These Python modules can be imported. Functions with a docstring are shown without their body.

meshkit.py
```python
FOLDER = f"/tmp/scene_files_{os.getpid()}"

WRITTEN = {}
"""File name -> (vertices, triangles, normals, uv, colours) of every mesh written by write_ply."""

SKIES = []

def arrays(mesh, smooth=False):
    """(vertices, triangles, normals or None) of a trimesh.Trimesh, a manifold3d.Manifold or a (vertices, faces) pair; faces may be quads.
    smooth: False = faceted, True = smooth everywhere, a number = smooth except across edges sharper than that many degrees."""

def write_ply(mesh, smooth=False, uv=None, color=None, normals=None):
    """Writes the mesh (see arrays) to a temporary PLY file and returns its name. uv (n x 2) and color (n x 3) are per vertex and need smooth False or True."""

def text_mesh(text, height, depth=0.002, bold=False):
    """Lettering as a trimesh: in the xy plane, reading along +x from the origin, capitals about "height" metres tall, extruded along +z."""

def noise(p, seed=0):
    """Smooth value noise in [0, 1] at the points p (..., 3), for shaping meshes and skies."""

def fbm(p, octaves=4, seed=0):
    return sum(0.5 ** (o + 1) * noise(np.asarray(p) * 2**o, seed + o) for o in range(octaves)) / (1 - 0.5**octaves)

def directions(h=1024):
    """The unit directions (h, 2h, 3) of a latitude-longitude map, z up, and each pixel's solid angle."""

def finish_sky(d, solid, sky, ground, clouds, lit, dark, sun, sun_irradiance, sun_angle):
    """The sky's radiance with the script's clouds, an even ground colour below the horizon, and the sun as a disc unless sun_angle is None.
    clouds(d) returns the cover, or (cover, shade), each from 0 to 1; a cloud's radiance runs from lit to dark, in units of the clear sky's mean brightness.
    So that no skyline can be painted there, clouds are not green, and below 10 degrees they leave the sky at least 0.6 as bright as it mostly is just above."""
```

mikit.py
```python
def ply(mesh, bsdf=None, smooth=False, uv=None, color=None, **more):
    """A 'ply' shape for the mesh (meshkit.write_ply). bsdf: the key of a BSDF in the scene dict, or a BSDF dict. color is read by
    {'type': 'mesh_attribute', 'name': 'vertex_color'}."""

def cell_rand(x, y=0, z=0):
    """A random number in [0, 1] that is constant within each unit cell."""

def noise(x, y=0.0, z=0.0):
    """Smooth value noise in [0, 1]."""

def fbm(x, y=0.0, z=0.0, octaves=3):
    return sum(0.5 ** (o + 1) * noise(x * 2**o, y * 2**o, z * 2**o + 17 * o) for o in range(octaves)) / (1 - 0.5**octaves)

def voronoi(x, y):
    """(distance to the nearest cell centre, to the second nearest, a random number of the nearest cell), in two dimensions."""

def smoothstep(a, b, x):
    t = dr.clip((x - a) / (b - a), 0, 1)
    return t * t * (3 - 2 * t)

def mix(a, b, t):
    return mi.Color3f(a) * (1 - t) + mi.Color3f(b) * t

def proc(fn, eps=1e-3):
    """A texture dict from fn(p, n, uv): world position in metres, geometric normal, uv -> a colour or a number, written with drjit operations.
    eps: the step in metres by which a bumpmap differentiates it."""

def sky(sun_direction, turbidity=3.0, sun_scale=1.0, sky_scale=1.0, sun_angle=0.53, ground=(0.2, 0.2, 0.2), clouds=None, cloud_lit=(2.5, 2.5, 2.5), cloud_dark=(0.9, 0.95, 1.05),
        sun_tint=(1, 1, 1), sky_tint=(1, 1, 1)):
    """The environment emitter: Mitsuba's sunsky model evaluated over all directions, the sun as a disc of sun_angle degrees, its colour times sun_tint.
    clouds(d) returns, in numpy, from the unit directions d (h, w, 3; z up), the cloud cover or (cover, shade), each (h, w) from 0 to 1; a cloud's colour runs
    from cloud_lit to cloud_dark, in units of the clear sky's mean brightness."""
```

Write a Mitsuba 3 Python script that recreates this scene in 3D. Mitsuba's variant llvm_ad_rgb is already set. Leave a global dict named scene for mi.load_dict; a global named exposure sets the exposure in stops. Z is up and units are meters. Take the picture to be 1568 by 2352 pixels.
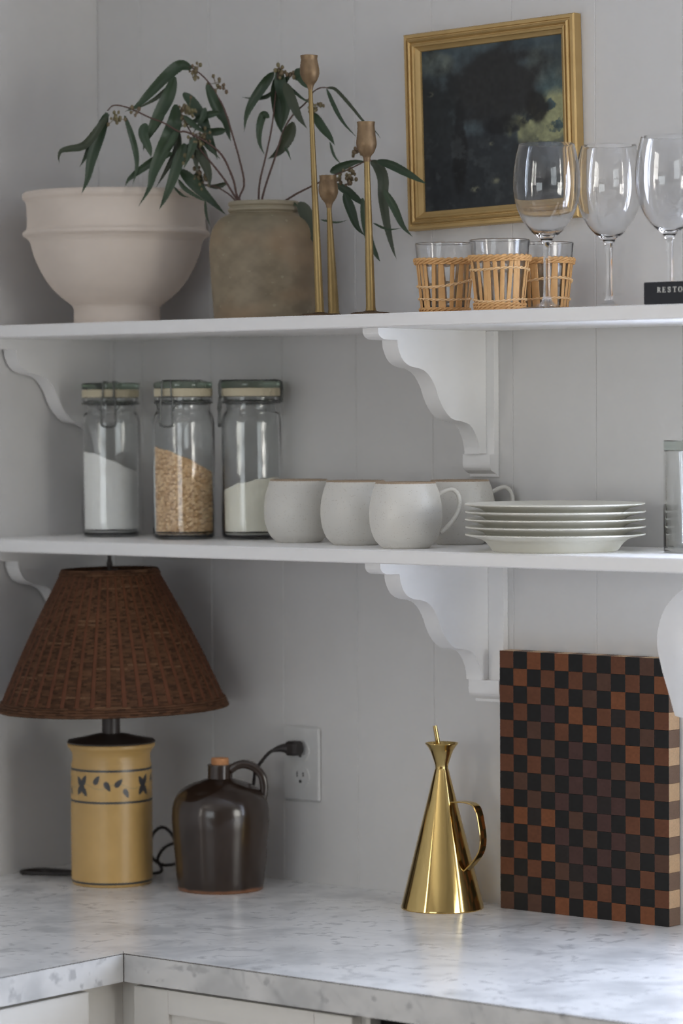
import math, random
import numpy as np, trimesh, drjit as dr, mitsuba as mi, mikit
from mikit import ply, proc, noise, fbm, voronoi, cell_rand, smoothstep, mix
from shapely.geometry import Polygon, LineString, Point, box as sbox
from shapely import affinity
from shapely.ops import unary_union
T = mi.ScalarTransform4f
random.seed(11); RNG = np.random.default_rng(11)

# ------------------------------------------------------------------ camera
CAM = np.array([3.542, -3.7492, 1.6257])
LOOK = np.array([-0.6297, 0.7763, -0.0294]); UP = np.array([-0.0143, 0.0262, 0.9996])
scene = {'camera': {'type': 'thinlens', 'fov': 2 * math.degrees(math.atan(784 / 7316.2)), 'fov_axis': 'x',
                    'aperture_radius': 0.015, 'focus_distance': 4.42, 'near_clip': 0.05, 'far_clip': 50.0,
                    'to_world': T().look_at(origin=CAM.tolist(), target=(CAM + LOOK).tolist(), up=UP.tolist())}}
labels = {}
exposure = 0.28

# ------------------------------------------------------------------ light: daylight through the room's windows
DAY_BACK = [9.5, 10.8, 13.4]     # window over the counter, right of the shelves
DAY_FRONT = [2.5, 2.7, 2.8]      # window in the wall behind the photographer
DAY_RIGHT = [8.0, 7.9, 7.4]      # window in the right wall
DAY_LEFT = [11.2, 10.6, 9.8]    # window in the left wall, beside the photographer
def lamp_pane(quad, rgb):
    return ply((np.array(quad, float), np.array([[0, 1, 2, 3]])), 'mat_dark_gap', emitter={'type': 'area', 'radiance': {'type': 'rgb', 'value': rgb}})
scene['mat_dark_gap'] = {'type': 'diffuse', 'reflectance': {'type': 'rgb', 'value': [.02, .02, .02]}}

# ------------------------------------------------------------------ helpers
def rgb(*c): return {'type': 'rgb', 'value': list(c)}
def pr(name, color, rough=.5, metallic=0.0, spec=.5, **more):
    c = color if isinstance(color, dict) else rgb(*color)
    scene[name] = {'type': 'twosided', 'bsdf': {'type': 'principled', 'base_color': c, 'roughness': rough, 'metallic': metallic, 'specular': spec, **more}}
def P3(*p): return np.array(p, float)
def cat(ms): return trimesh.util.concatenate([m for m in ms if m is not None])
def bx(x0, x1, y0, y1, z0, z1, b=0.0):
    if b <= 0:
        m = trimesh.creation.box(extents=[x1 - x0, y1 - y0, z1 - z0]); m.apply_translation([(x0 + x1) / 2, (y0 + y1) / 2, (z0 + z1) / 2]); return m
    pts = []
    for i, x in enumerate((x0, x1)):
        for j, y in enumerate((y0, y1)):
            for k, z in enumerate((z0, z1)):
                sx, sy, sz = (1 - 2 * i) * b, (1 - 2 * j) * b, (1 - 2 * k) * b
                pts += [(x, y + sy, z + sz), (x + sx, y, z + sz), (x + sx, y + sy, z)]
    return trimesh.convex.convex_hull(np.array(pts))
def curve(pts, n=8):
    """Catmull-Rom through the points."""
    p = np.array(pts, float); p = np.vstack([2 * p[0] - p[1], p, 2 * p[-1] - p[-2]]); out = []
    for i in range(1, len(p) - 2):
        for t in np.arange(n) / n:
            a, b, c, e = p[i - 1], p[i], p[i + 1], p[i + 2]
            out.append(.5 * (2 * b + (c - a) * t + (2 * a - 5 * b + 4 * c - e) * t * t + (3 * b - a - 3 * c + e) * t ** 3))
    return np.vstack([out, p[-2]])
def lathe(prof, n=72, sup=2.0, rot=0.0, disp=None, closed=False):
    """Profile of (radius, height) turned about z; sup > 2 squares the section a little. closed: the profile is a loop."""
    prof = np.array(prof, float)
    th = np.arange(n) / n * 2 * np.pi
    k = (np.abs(np.cos(th)) ** sup + np.abs(np.sin(th)) ** sup) ** (-1 / sup)
    v, rows = [], []
    for r, z in prof:
        if r < 1e-7: rows.append([len(v)] * n); v.append((0, 0, z))
        else:
            rows.append(list(range(len(v), len(v) + n)))
            v += [(r * q * math.cos(t + rot), r * q * math.sin(t + rot), z) for q, t in zip(k, th)]
    f = []
    for a, b in list(zip(rows[:-1], rows[1:])) + ([(rows[-1], rows[0])] if closed else []):
        for i in range(n):
            j = (i + 1) % n
            if a[i] != a[j]: f.append((a[i], a[j], b[j]))
            if b[i] != b[j]: f.append((a[i], b[j], b[i]))
    v = np.array(v)
    if disp is not None: v = disp(v)
    return trimesh.Trimesh(v, np.array(f), process=False)
def tube(pts, rad, n=10, flat=None, ends=True):
    """A tube along the points; flat=(w, t, axis) gives a strap of width w along axis and thickness t."""
    p = np.array(pts, float); m = len(p); r = np.broadcast_to(np.asarray(rad, float), (m,))
    t = np.gradient(p, axis=0); t /= np.linalg.norm(t, axis=1, keepdims=True) + 1e-12
    ref = np.array([0, 0, 1.0]) if abs(t[0, 2]) < .9 else np.array([1.0, 0, 0])
    if flat is not None: ref = np.array(flat[2], float)
    v = []; a = ref - t[0] * (ref @ t[0]); a /= np.linalg.norm(a)
    ang = np.arange(n) / n * 2 * np.pi
    for i in range(m):
        if flat is not None: a = ref
        a = a - t[i] * (a @ t[i]); a /= np.linalg.norm(a) + 1e-12
        b = np.cross(t[i], a)
        ra, rb = (r[i], r[i]) if flat is None else (flat[0] / 2 * r[i], flat[1] / 2 * r[i])
        if flat is None: v += [p[i] + ra * math.cos(q) * a + rb * math.sin(q) * b for q in ang]
        else: v += [p[i] + ra * np.sign(math.cos(q)) * abs(math.cos(q)) ** .5 * a + rb * np.sign(math.sin(q)) * abs(math.sin(q)) ** .5 * b for q in ang]
    f = []
    for i in range(m - 1):
        for j in range(n):
            k = (j + 1) % n
            f += [(i * n + j, i * n + k, (i + 1) * n + k), (i * n + j, (i + 1) * n + k, (i + 1) * n + j)]
    if ends:
        v += [p[0], p[-1]]; c0, c1 = m * n, m * n + 1
        for j in range(n):
            k = (j + 1) % n
            f += [(c0, k, j), (c1, (m - 1) * n + j, (m - 1) * n + k)]
    return trimesh.Trimesh(np.array(v), np.array(f), process=False)
def loop_tube(pts, rad, n=8):
    p = np.array(pts, float); return tube(np.vstack([p, p[:1]]), rad, n, ends=False)
def extrude(poly, h):
    return trimesh.util.concatenate([trimesh.creation.extrude_polygon(g, h, engine='earcut') for g in getattr(poly, 'geoms', [poly])])
def add(name, mesh, mat, parent=None, smooth=False, at=None, label=None, **more):
    """One entry of the scene under its own numbered key."""
    key = name if parent is None else parent + '__' + name
    k, i = key, 0
    while k in scene: i += 1; k = f'{key}_{i:03d}'
    d = mesh if isinstance(mesh, dict) else ply(mesh, mat, smooth=smooth, **more)
    scene[k] = {**d, 'to_world': T().translate(list(at))} if at is not None else d
    if label: labels[k] = {'label': label}
    return k
def thing(name, label, category, group=None):
    k, i = name, 0
    while k in labels: i += 1; k = f'{name}_{i:03d}'
    labels[k] = {'label': label, 'category': category, **({'group': group} if group else {})}
    return k
def structure(name, label): labels[name] = {'label': label, 'kind': 'structure'}; return name
VIEW = np.array([-.63, .777, 0]); RIGHT = np.array([.777, .63, 0])   # into the corner, and to the right of it, on the level

# ------------------------------------------------------------------ materials
def f_wall(p, n, uv): return mix([.575, .567, .560], [.610, .602, .595], fbm(p.x * 3, p.y * 3, p.z * 3))
pr('mat_wall', proc(f_wall), .55, spec=.3)
def f_white(p, n, uv): return mix([.755, .75, .745], [.80, .795, .79], fbm(p.x * 9, p.y * 9, p.z * 9))
pr('mat_white_paint', proc(f_white), .42, spec=.4)
pr('mat_cabinet', (.66, .65, .625), .45, spec=.4)
pr('mat_ceiling', (.66, .655, .65), .8)
pr('mat_room', (.30, .295, .29), .7)
def f_floor(p, n, uv):
    b = dr.floor(p.x / .13); s = cell_rand(b, dr.floor(p.y / 1.4 + cell_rand(b, 3) * 5))
    return mix([.10, .065, .04], [.19, .125, .08], s * .6 + .4 * fbm(p.x * 40, p.y * 3))
pr('mat_floor', proc(f_floor), .4)
def f_marble(p, n, uv):
    w1 = fbm(p.x * 9, p.y * 9, p.z * 9, octaves=3) - .5; w2 = fbm(p.x * 9 + 31, p.y * 9, p.z * 9, octaves=3) - .5
    x, y, z = p.x + .05 * w1, p.y + .05 * w2, p.z + .03 * w1
    cloud = fbm(x * 16 + 3, y * 16, z * 16, octaves=4)
    fleck = smoothstep(.60, .80, fbm(x * 66, y * 66 + 7, z * 60, octaves=3))
    vein = smoothstep(.90, 1.0, 1 - dr.abs(2 * fbm(x * 15 + 9, y * 15, z * 15 + x * 9, octaves=3) - 1)) * smoothstep(.50, .72, fbm(x * 22, y * 22 + 5, z * 22, octaves=2))
    base = mix([.44, .445, .45], [.60, .60, .60], smoothstep(.25, .62, cloud))
    return mix(base, [.20, .205, .215], dr.clip(.48 * fleck * smoothstep(.30, .55, cloud) + .34 * vein, 0, .8))
pr('mat_marble', proc(f_marble), .22, spec=.55)
pr('mat_joint', (.06, .055, .05), .8)
def f_bowl(p, n, uv): return mix([.60, .52, .455], [.67, .59, .52], fbm(p.x * 22, p.y * 22, p.z * 30))
pr('mat_bowl', proc(f_bowl), .7, spec=.25)
def f_crock(p, n, uv):
    s = fbm(p.x * 46, p.y * 46, p.z * 52, octaves=4)
    sp = smoothstep(.74, .86, fbm(p.x * 120 + 3, p.y * 120, p.z * 120, octaves=2))
    c = mix([.165, .131, .085], [.235, .190, .126], smoothstep(.2, .8, s))
    c = mix(c, [.27, .17, .095], .45 * smoothstep(.45, .75, fbm(p.x * 14 + 9, p.y * 14, p.z * 18)))
    c = mix(c, [.165, .155, .105], (.35 * smoothstep(1.885, 1.925, p.z)))
    c = mix(c, [.31, .275, .20], .6 * smoothstep(1.930, 1.934, p.z))
    return mix(c, [.33, .31, .23], .35 * sp)
pr('mat_crock', proc(f_crock), .5, spec=.4)
def f_aged(p, n, uv): return mix([.20, .135, .055], [.36, .26, .11], fbm(p.x * 60, p.y * 60, p.z * 22, octaves=4))
pr('mat_aged_brass', proc(f_aged), .42, metallic=.75)
def f_cup(p, n, uv): return mix([.13, .080, .045], [.33, .225, .125], fbm(p.x * 90, p.y * 90, p.z * 60, octaves=4))
pr('mat_aged_cup', proc(f_cup), .5, metallic=.6)
pr('mat_bronze', (.10, .065, .04), .5, metallic=.7)
pr('mat_brass', (.63, .455, .18), .075, metallic=1.0)
def f_gold(p, n, uv): return mix([.40, .26, .10], [.55, .385, .17], fbm(p.x * 30, p.y * 30, p.z * 30, octaves=4))
pr('mat_gold', proc(f_gold), .38, metallic=.55)
scene['mat_glass'] = {'type': 'dielectric', 'int_ior': 1.5, 'ext_ior': 1.0}
scene['mat_jar_glass'] = {'type': 'dielectric', 'int_ior': 1.5, 'ext_ior': 1.0, 'specular_transmittance': rgb(.988, .993, .988)}
scene['mat_lid_glass'] = {'type': 'dielectric', 'int_ior': 1.5, 'ext_ior': 1.0, 'specular_transmittance': rgb(.62, .69, .62)}
scene['mat_flat_lid'] = {'type': 'dielectric', 'int_ior': 1.5, 'ext_ior': 1.0, 'specular_transmittance': rgb(.84, .88, .85)}
pr('mat_gasket', (.56, .50, .36), .7)
pr('mat_wire', (.14, .145, .14), .35, metallic=.7)
pr('mat_flour', (.94, .935, .91), .95, spec=.1)
pr('mat_cream', (.90, .87, .75), .95, spec=.1)
def f_oats(p, n, uv):
    a, b, w = voronoi((p.x * .8 + p.y * .6) * 210, p.z * 260)
    return mix(mix([.54, .32, .145], [.90, .66, .40], w), [.40, .22, .095], smoothstep(.45, .75, a))
pr('mat_oats', proc(f_oats), .9, spec=.1)
def f_mug(p, n, uv):
    sp = smoothstep(.78, .86, noise(p.x * 520, p.y * 520, p.z * 520))
    return mix(mix([.60, .585, .545], [.66, .645, .60], fbm(p.x * 25, p.y * 25, p.z * 25)), [.42, .38, .32], .35 * sp)
pr('mat_mug', proc(f_mug), .38, spec=.5)
pr('mat_mug_rim', (.34, .255, .18), .5)
pr('mat_plate', (.61, .60, .54), .25, spec=.5)
def f_yellow(p, n, uv):
    c = mix([.44, .275, .095], [.51, .325, .12], fbm(p.x * 30, p.y * 30, p.z * 30))
    ink = mi.Float(0)
    for z in (1.0919, 1.0438, .9202): ink = dr.maximum(ink, 1 - smoothstep(.0012, .0022, dr.abs(p.z - z)))
    th = dr.atan2(p.y + .1835, p.x - .1920)
    # printed vine: pairs of leaves along the band, (angle, height, half length, half width, tilt)
    for a, z, l, w, t in LEAF_PRINT:
        u = (th - a) * .0625; v = p.z - z
        x = u * math.cos(t) + v * math.sin(t); y = -u * math.sin(t) + v * math.cos(t)
        q = dr.square(x / l) + dr.square(y / (w * (1.15 - .5 * x / l)))
        ink = dr.maximum(ink, 1 - smoothstep(.7, 1.15, q))
    vine = 1 - smoothstep(.0006, .0012, dr.abs(p.z - 1.0685 - .004 * dr.sin(th * 7)))
    return mix(mix(c, [.22, .20, .12], .35 * vine * smoothstep(1.0438, 1.0439, p.z)), [.012, .022, .038], ink * .94)
LEAF_PRINT = []
for k in (-1, 0, 1):
    a0 = -0.889 + math.radians(97 * k)
    LEAF_PRINT += [(a0 - .30, 1.0785, .0082, .0036, 1.0), (a0 - .03, 1.0688, .0085, .0037, -1.05), (a0 + .25, 1.0740, .0085, .0036, .80), (a0 + .44, 1.0580, .0080, .0034, -1.1)]
    b = a0 + .95
    LEAF_PRINT += [(b - .08, 1.0760, .0078, .0040, 2.1), (b + .08, 1.0775, .0088, .0038, 1.1), (b - .08, 1.0610, .0078, .0040, -2.1), (b + .09, 1.0600, .0085, .0038, -.95), (b, 1.0690, .0062, .0046, 1.57)]
pr('mat_yellow_ware', proc(f_yellow), .33, spec=.5)
pr('mat_dark_brown', (.035, .026, .022), .4)
def f_weave(p, n, uv):
    row = dr.floor(p.z * 360)
    s = cell_rand(row, dr.floor(dr.atan2(p.y + .181, p.x - .195) * 14 + row * .5))
    c = mix([.042, .020, .011], [.098, .046, .024], s)
    return mix(c, [.18, .10, .055], .5 * smoothstep(.965, .99, cell_rand(row, dr.floor(dr.atan2(p.y + .181, p.x - .195) * 3), 5)))
pr('mat_weave', proc(f_weave), .65, spec=.12)
def f_stake(p, n, uv): return mix([.072, .027, .014], [.118, .044, .023], fbm(p.x * 40, p.y * 40, p.z * 60))
pr('mat_stake', proc(f_stake), .6, spec=.12)
pr('mat_shade_trim', (.09, .036, .019), .55)
def f_jug(p, n, uv):
    c = mix([.016, .0095, .0065], [.034, .020, .0135], fbm(p.x * 30, p.y * 30, p.z * 20, octaves=4))
    return mix([.20, .085, .04], c, smoothstep(.918, .9235, p.z + .003 * noise(p.x * 80, p.y * 80)))
pr('mat_jug', proc(f_jug), .17, spec=.6)
pr('mat_cork', proc(lambda p, n, uv: mix([.40, .17, .075], [.55, .27, .12], fbm(p.x * 160, p.y * 160, p.z * 160))), .85)
pr('mat_cord', (.018, .014, .013), .5)
pr('mat_outlet', (.56, .56, .555), .35, spec=.5)
pr('mat_slot', (.015, .015, .015), .8)
pr('mat_card', (.012, .014, .019), .55, spec=.3)
pr('mat_print', (.66, .65, .62), .7)
pr('mat_shade_white', (.74, .74, .745), .6)
def f_leaf(p, n, uv):
    s = fbm(p.x * 18, p.y * 18, p.z * 18)
    return mix([.014, .031, .014], [.034, .060, .027], s)
pr('mat_leaf', proc(f_leaf), .45, spec=.4)
pr('mat_leaf_olive', (.030, .040, .019), .5)
pr('mat_stem', (.070, .035, .026), .6)
pr('mat_bud', proc(lambda p, n, uv: mix([.10, .055, .035], [.17, .155, .07], noise(p.x * 60, p.y * 60, p.z * 60))), .6)
def f_rattan(p, n, uv): return mix([.50, .27, .105], [.68, .41, .18], fbm(p.x * 120, p.y * 120, p.z * 60))
pr('mat_rattan', proc(f_rattan), .6, spec=.3)
pr('mat_rattan_pale', (.72, .49, .26), .6, spec=.3)
def times(c, k): return [float(q * k) for q in c]
def wood(name, side, end, rot):
    def f(p, n, uv):
        g = fbm(p.x * 60, p.y * 420, p.z * 420, octaves=3)      # long grain, runs along the rows
        e = fbm(p.x * 260, p.y * 90, p.z * 260 + rot, octaves=2)
        front = smoothstep(.25, .45, dr.abs(n.y))
        return mix(mix(times(side, .78), times(side, 1.12), g), mix(times(end, .8), times(end, 1.2), e), front)
    pr(name, proc(f), .55, spec=.15)
wood('mat_end_black', (.16, .105, .078), (.0135, .0130, .0128), 0)
wood('mat_end_dark', (.15, .10, .075), (.020, .0165, .0155), 3)
wood('mat_end_brown', (.50, .34, .215), (.110, .042, .022), 5)
wood('mat_end_umber', (.48, .325, .20), (.075, .037, .025), 7)
wood('mat_end_russet', (.52, .36, .225), (.155, .055, .024), 9)
wood('mat_end_plum', (.46, .31, .195), (.060, .030, .026), 11)
def f_paint(p, n, uv):
    u = (p.x - .662) / .266; v = (p.z - 1.918) / .262
    k = fbm(u * 6, v * 6, 2, octaves=4); k2 = fbm(u * 17, v * 17, 5, octaves=4); k3 = fbm(u * 40, v * 40, 8, octaves=3)
    c = mix([.030, .046, .056], [.062, .086, .096], smoothstep(.35, .7, k))
    def blob(cx, cy, rx, ry, s=.25): return 1 - smoothstep(1 - s, 1 + s, dr.sqrt(dr.square((u - cx) / rx) + dr.square((v - cy) / ry)) + (k - .5) * .9 + (k2 - .5) * .35)
    c = mix(c, [.15, .165, .125], .75 * blob(.12, .86, .13, .07) * k2 + .6 * blob(.86, .80, .16, .12) * k2)
    c = mix(c, [.060, .098, .100], .8 * blob(.88, .56, .16, .20))
    c = mix(c, [.30, .31, .17], dr.clip(1.6 * blob(.80, .47, .22, .10, .4) * smoothstep(.30, .62, k2) + 1.2 * blob(.90, .55, .13, .12, .4) * smoothstep(.35, .65, k2), 0, 1))
    c = mix(c, [.0185, .0185, .0180], .96 * blob(.49, .70, .36, .24))
    c = mix(c, [.0135, .0130, .0115], .95 * blob(.80, .60, .07, .10))
    c = mix(c, [.0120, .0145, .0150], .95 * blob(.10, .45, .22, .42))
    c = mix(c, [.0195, .0230, .0260], .95 * blob(.42, .20, .55, .33))
    c = mix(c, [.0090, .0095, .0100], .9 * blob(.27, .42, .05, .25) + .8 * blob(.60, .50, .14, .05))
    c = mix(c, [.045, .053, .056], .55 * smoothstep(.55, .75, k2) * smoothstep(.62, .3, v))
    for cx, cy, r in ((.38, .155, .022), (.52, .195, .026), (.49, .40, .014), (.07, .70, .018)):
        c = mix(c, [.20, .20, .135], .7 * blob(cx, cy, r, r * .6, .8) * smoothstep(.3, .6, k3))
    return c * (.75 + .5 * k3)
pr('mat_painting', proc(f_paint), .38, spec=.3)
# ------------------------------------------------------------------ the room
ZU, ZM, ZC, D = 1.7711, 1.4422, 0.914, 0.648      # tops of the upper shelf, the middle shelf and the counter; counter depth
RX, RY, RZ = 4.6, -5.2, 2.65
WX0, WX1, WZ0, WZ1 = 1.42, 2.42, 1.00, 2.20       # window over the counter
structure('wall_back', 'pale grey wall of upright planks behind the shelves')
add('wall_back', cat([bx(-.1, 1.40, .012, .13, 0, RZ), bx(1.40, WX0, 0, .13, 0, RZ), bx(WX1, RX, 0, .13, 0, RZ), bx(WX0, WX1, 0, .13, 0, WZ0), bx(WX0, WX1, 0, .13, WZ1, RZ)]), 'mat_wall')
edges = [0.0] + [.0930 + .1458 * k for k in range(9)] + [1.40]
for a, b in zip(edges[:-1], edges[1:]):
    add('plank', bx(a, b, 0, .0121, .87, RZ, .0013), 'mat_wall', 'wall_back')
structure('wall_left', 'plain pale grey left wall beside the bowl and the lamp')
LY0, LY1 = -4.7, -3.2
add('wall_left', cat([bx(-.1, 0, LY1, .012, 0, RZ), bx(-.1, 0, RY, LY0, 0, RZ), bx(-.1, 0, LY0, LY1, 0, 1.0), bx(-.1, 0, LY0, LY1, 2.2, RZ)]), 'mat_wall')
structure('floor', 'dark wooden floor'); add('floor', bx(-.1, RX, RY, .1, -.05, 0), 'mat_floor')
structure('ceiling', 'white ceiling'); add('ceiling', bx(-.1, RX, RY, .1, RZ, RZ + .05), 'mat_ceiling')
FX0, FX1 = 1.0, 2.9
structure('wall_front', 'wall behind the photographer')
add('wall_front', cat([bx(-.1, FX0, RY - .1, RY, 0, RZ), bx(FX1, RX, RY - .1, RY, 0, RZ), bx(FX0, FX1, RY - .1, RY, 0, .9), bx(FX0, FX1, RY - .1, RY, 2.25, RZ)]), 'mat_room')
SY0, SY1 = -1.35, -.2
structure('wall_right', 'wall on the right of the room')
add('wall_right', cat([bx(RX, RX + .1, RY, SY0, 0, RZ), bx(RX, RX + .1, SY1, .1, 0, RZ), bx(RX, RX + .1, SY0, SY1, 0, 1.0), bx(RX, RX + .1, SY0, SY1, 2.2, RZ)]), 'mat_room')
def frame_bars(a0, a1, z0, z1, place):
    ms = [(a0, a0 + .05, z0, z1), (a1 - .05, a1, z0, z1), (a0, a1, z0, z0 + .05), (a0, a1, z1 - .05, z1), ((a0 + a1) / 2 - .018, (a0 + a1) / 2 + .018, z0, z1), (a0, a1, (z0 + z1) / 2 - .018, (z0 + z1) / 2 + .018)]
    return cat([place(*m) for m in ms])
structure('window_1', 'window over the counter'); structure('window_2', 'window behind the photographer'); structure('window_3', 'window in the right wall'); structure('window_4', 'window in the left wall')
add('frame', frame_bars(WX0, WX1, WZ0, WZ1, lambda a, b, c, d: bx(a, b, .07, .10, c, d)), 'mat_white_paint', 'window_1')
add('pane', lamp_pane([(WX0, .105, WZ0), (WX1, .105, WZ0), (WX1, .105, WZ1), (WX0, .105, WZ1)], DAY_BACK), None, 'window_1')
add('frame', frame_bars(FX0, FX1, .9, 2.25, lambda a, b, c, d: bx(a, b, RY - .07, RY - .03, c, d)), 'mat_white_paint', 'window_2')
add('pane', lamp_pane([(FX1, RY - .08, .9), (FX0, RY - .08, .9), (FX0, RY - .08, 2.25), (FX1, RY - .08, 2.25)], DAY_FRONT), None, 'window_2')
add('frame', frame_bars(SY0, SY1, 1.0, 2.2, lambda a, b, c, d: bx(RX + .03, RX + .07, a, b, c, d)), 'mat_white_paint', 'window_3')
add('pane', lamp_pane([(RX + .08, SY0, 1.0), (RX + .08, SY0, 2.2), (RX + .08, SY1, 2.2), (RX + .08, SY1, 1.0)], DAY_RIGHT), None, 'window_3')
add('frame', frame_bars(LY0, LY1, 1.0, 2.2, lambda a, b, c, d: bx(-.07, -.03, a, b, c, d)), 'mat_white_paint', 'window_4')
add('pane', lamp_pane([(-.08, LY0, 1.0), (-.08, LY1, 1.0), (-.08, LY1, 2.2), (-.08, LY0, 2.2)], DAY_LEFT), None, 'window_4')

# ------------------------------------------------------------------ counter and cabinets
w = thing('worktop', 'grey-veined white marble worktop running round the corner', 'worktop')
LX = 3.4
add('slab', extrude(Polygon([(0.0005, -.0005), (LX, -.0005), (LX, -D + .012), (D - .012, -D + .012), (D - .012, -2.6), (.0005, -2.6)]), .030), 'mat_marble', w, at=(0, 0, ZC - .030))
# the two strips meet in a mitre at the inner corner
def mitred(pts): return trimesh.convex.convex_hull(np.array([(x, y, z) for x, y in pts for z in (ZC - .0384, ZC)]))
add('front_strip', mitred([(D + .0006, -D), (LX, -D), (LX, -D + .0116), (D - .0110, -D + .0116)]), 'mat_marble', w)
add('front_strip', mitred([(D, -D - .0006), (D, -2.6), (D - .0116, -2.6), (D - .0116, -D + .0110)]), 'mat_marble', w)
add('joint', bx(D, LX, -D - .0003, -D + .004, ZC - .0016, ZC - .0004), 'mat_joint', w, label='dark joint line along the front edge')
add('joint', bx(D - .004, D + .0003, -2.6, -D, ZC - .0016, ZC - .0004), 'mat_joint', w, label='dark joint line along the front edge')
add('joint', bx(D - .0012, D + .0010, -D - .0009, -D + .0002, ZC - .0384, ZC - .0006), 'mat_joint', w, label='dark upright joint in the inner corner')

ZT = ZC - .0385
c = thing('base_cabinet', 'off-white base cabinet under the left arm of the worktop', 'cabinet')
add('body', bx(.001, .62, -2.6, -.002, .09, ZT), 'mat_cabinet', c); add('plinth', bx(.001, .56, -2.6, -.002, 0, .09), 'mat_cabinet', c)
add('door', bx(.6205, .640, -1.32, -.7065, .10, ZT - .0058, .0012), 'mat_cabinet', c)
c = thing('base_cabinet', 'off-white base cabinet with framed door right of the inner corner', 'cabinet')
add('body', bx(.6203, 1.046, -.62, -.002, .09, ZT), 'mat_cabinet', c); add('plinth', bx(.6203, 1.046, -.56, -.002, 0, .09), 'mat_cabinet', c)
x0, x1, zt, zb = .6584, 1.0322, ZT - .0050, .10
d_ = add('door', cat([bx(x0, .7207, -.640, -.6205, zb, zt, .001), bx(x1 - .0623, x1, -.640, -.6205, zb, zt, .001), bx(.7207, x1 - .0623, -.640, -.6205, .839, zt), bx(.7207, x1 - .0623, -.640, -.6205, zb, zb + .06)]), 'mat_cabinet', c)
add('panel', bx(.7207, x1 - .0623, -.634, -.6215, zb + .06, .839), 'mat_cabinet', d_)
c = thing('dishwasher', 'appliance with a dark recessed top under the worktop at the lower right', 'dishwasher')
add('body', bx(1.0475, 1.645, -.60, -.002, .09, ZT), 'mat_dark_gap', c); add('plinth', bx(1.0475, 1.645, -.55, -.002, 0, .09), 'mat_dark_gap', c)
add('front', bx(1.0505, 1.642, -.640, -.601, .10, ZT - .018, .002), 'mat_cabinet', c)

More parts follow.
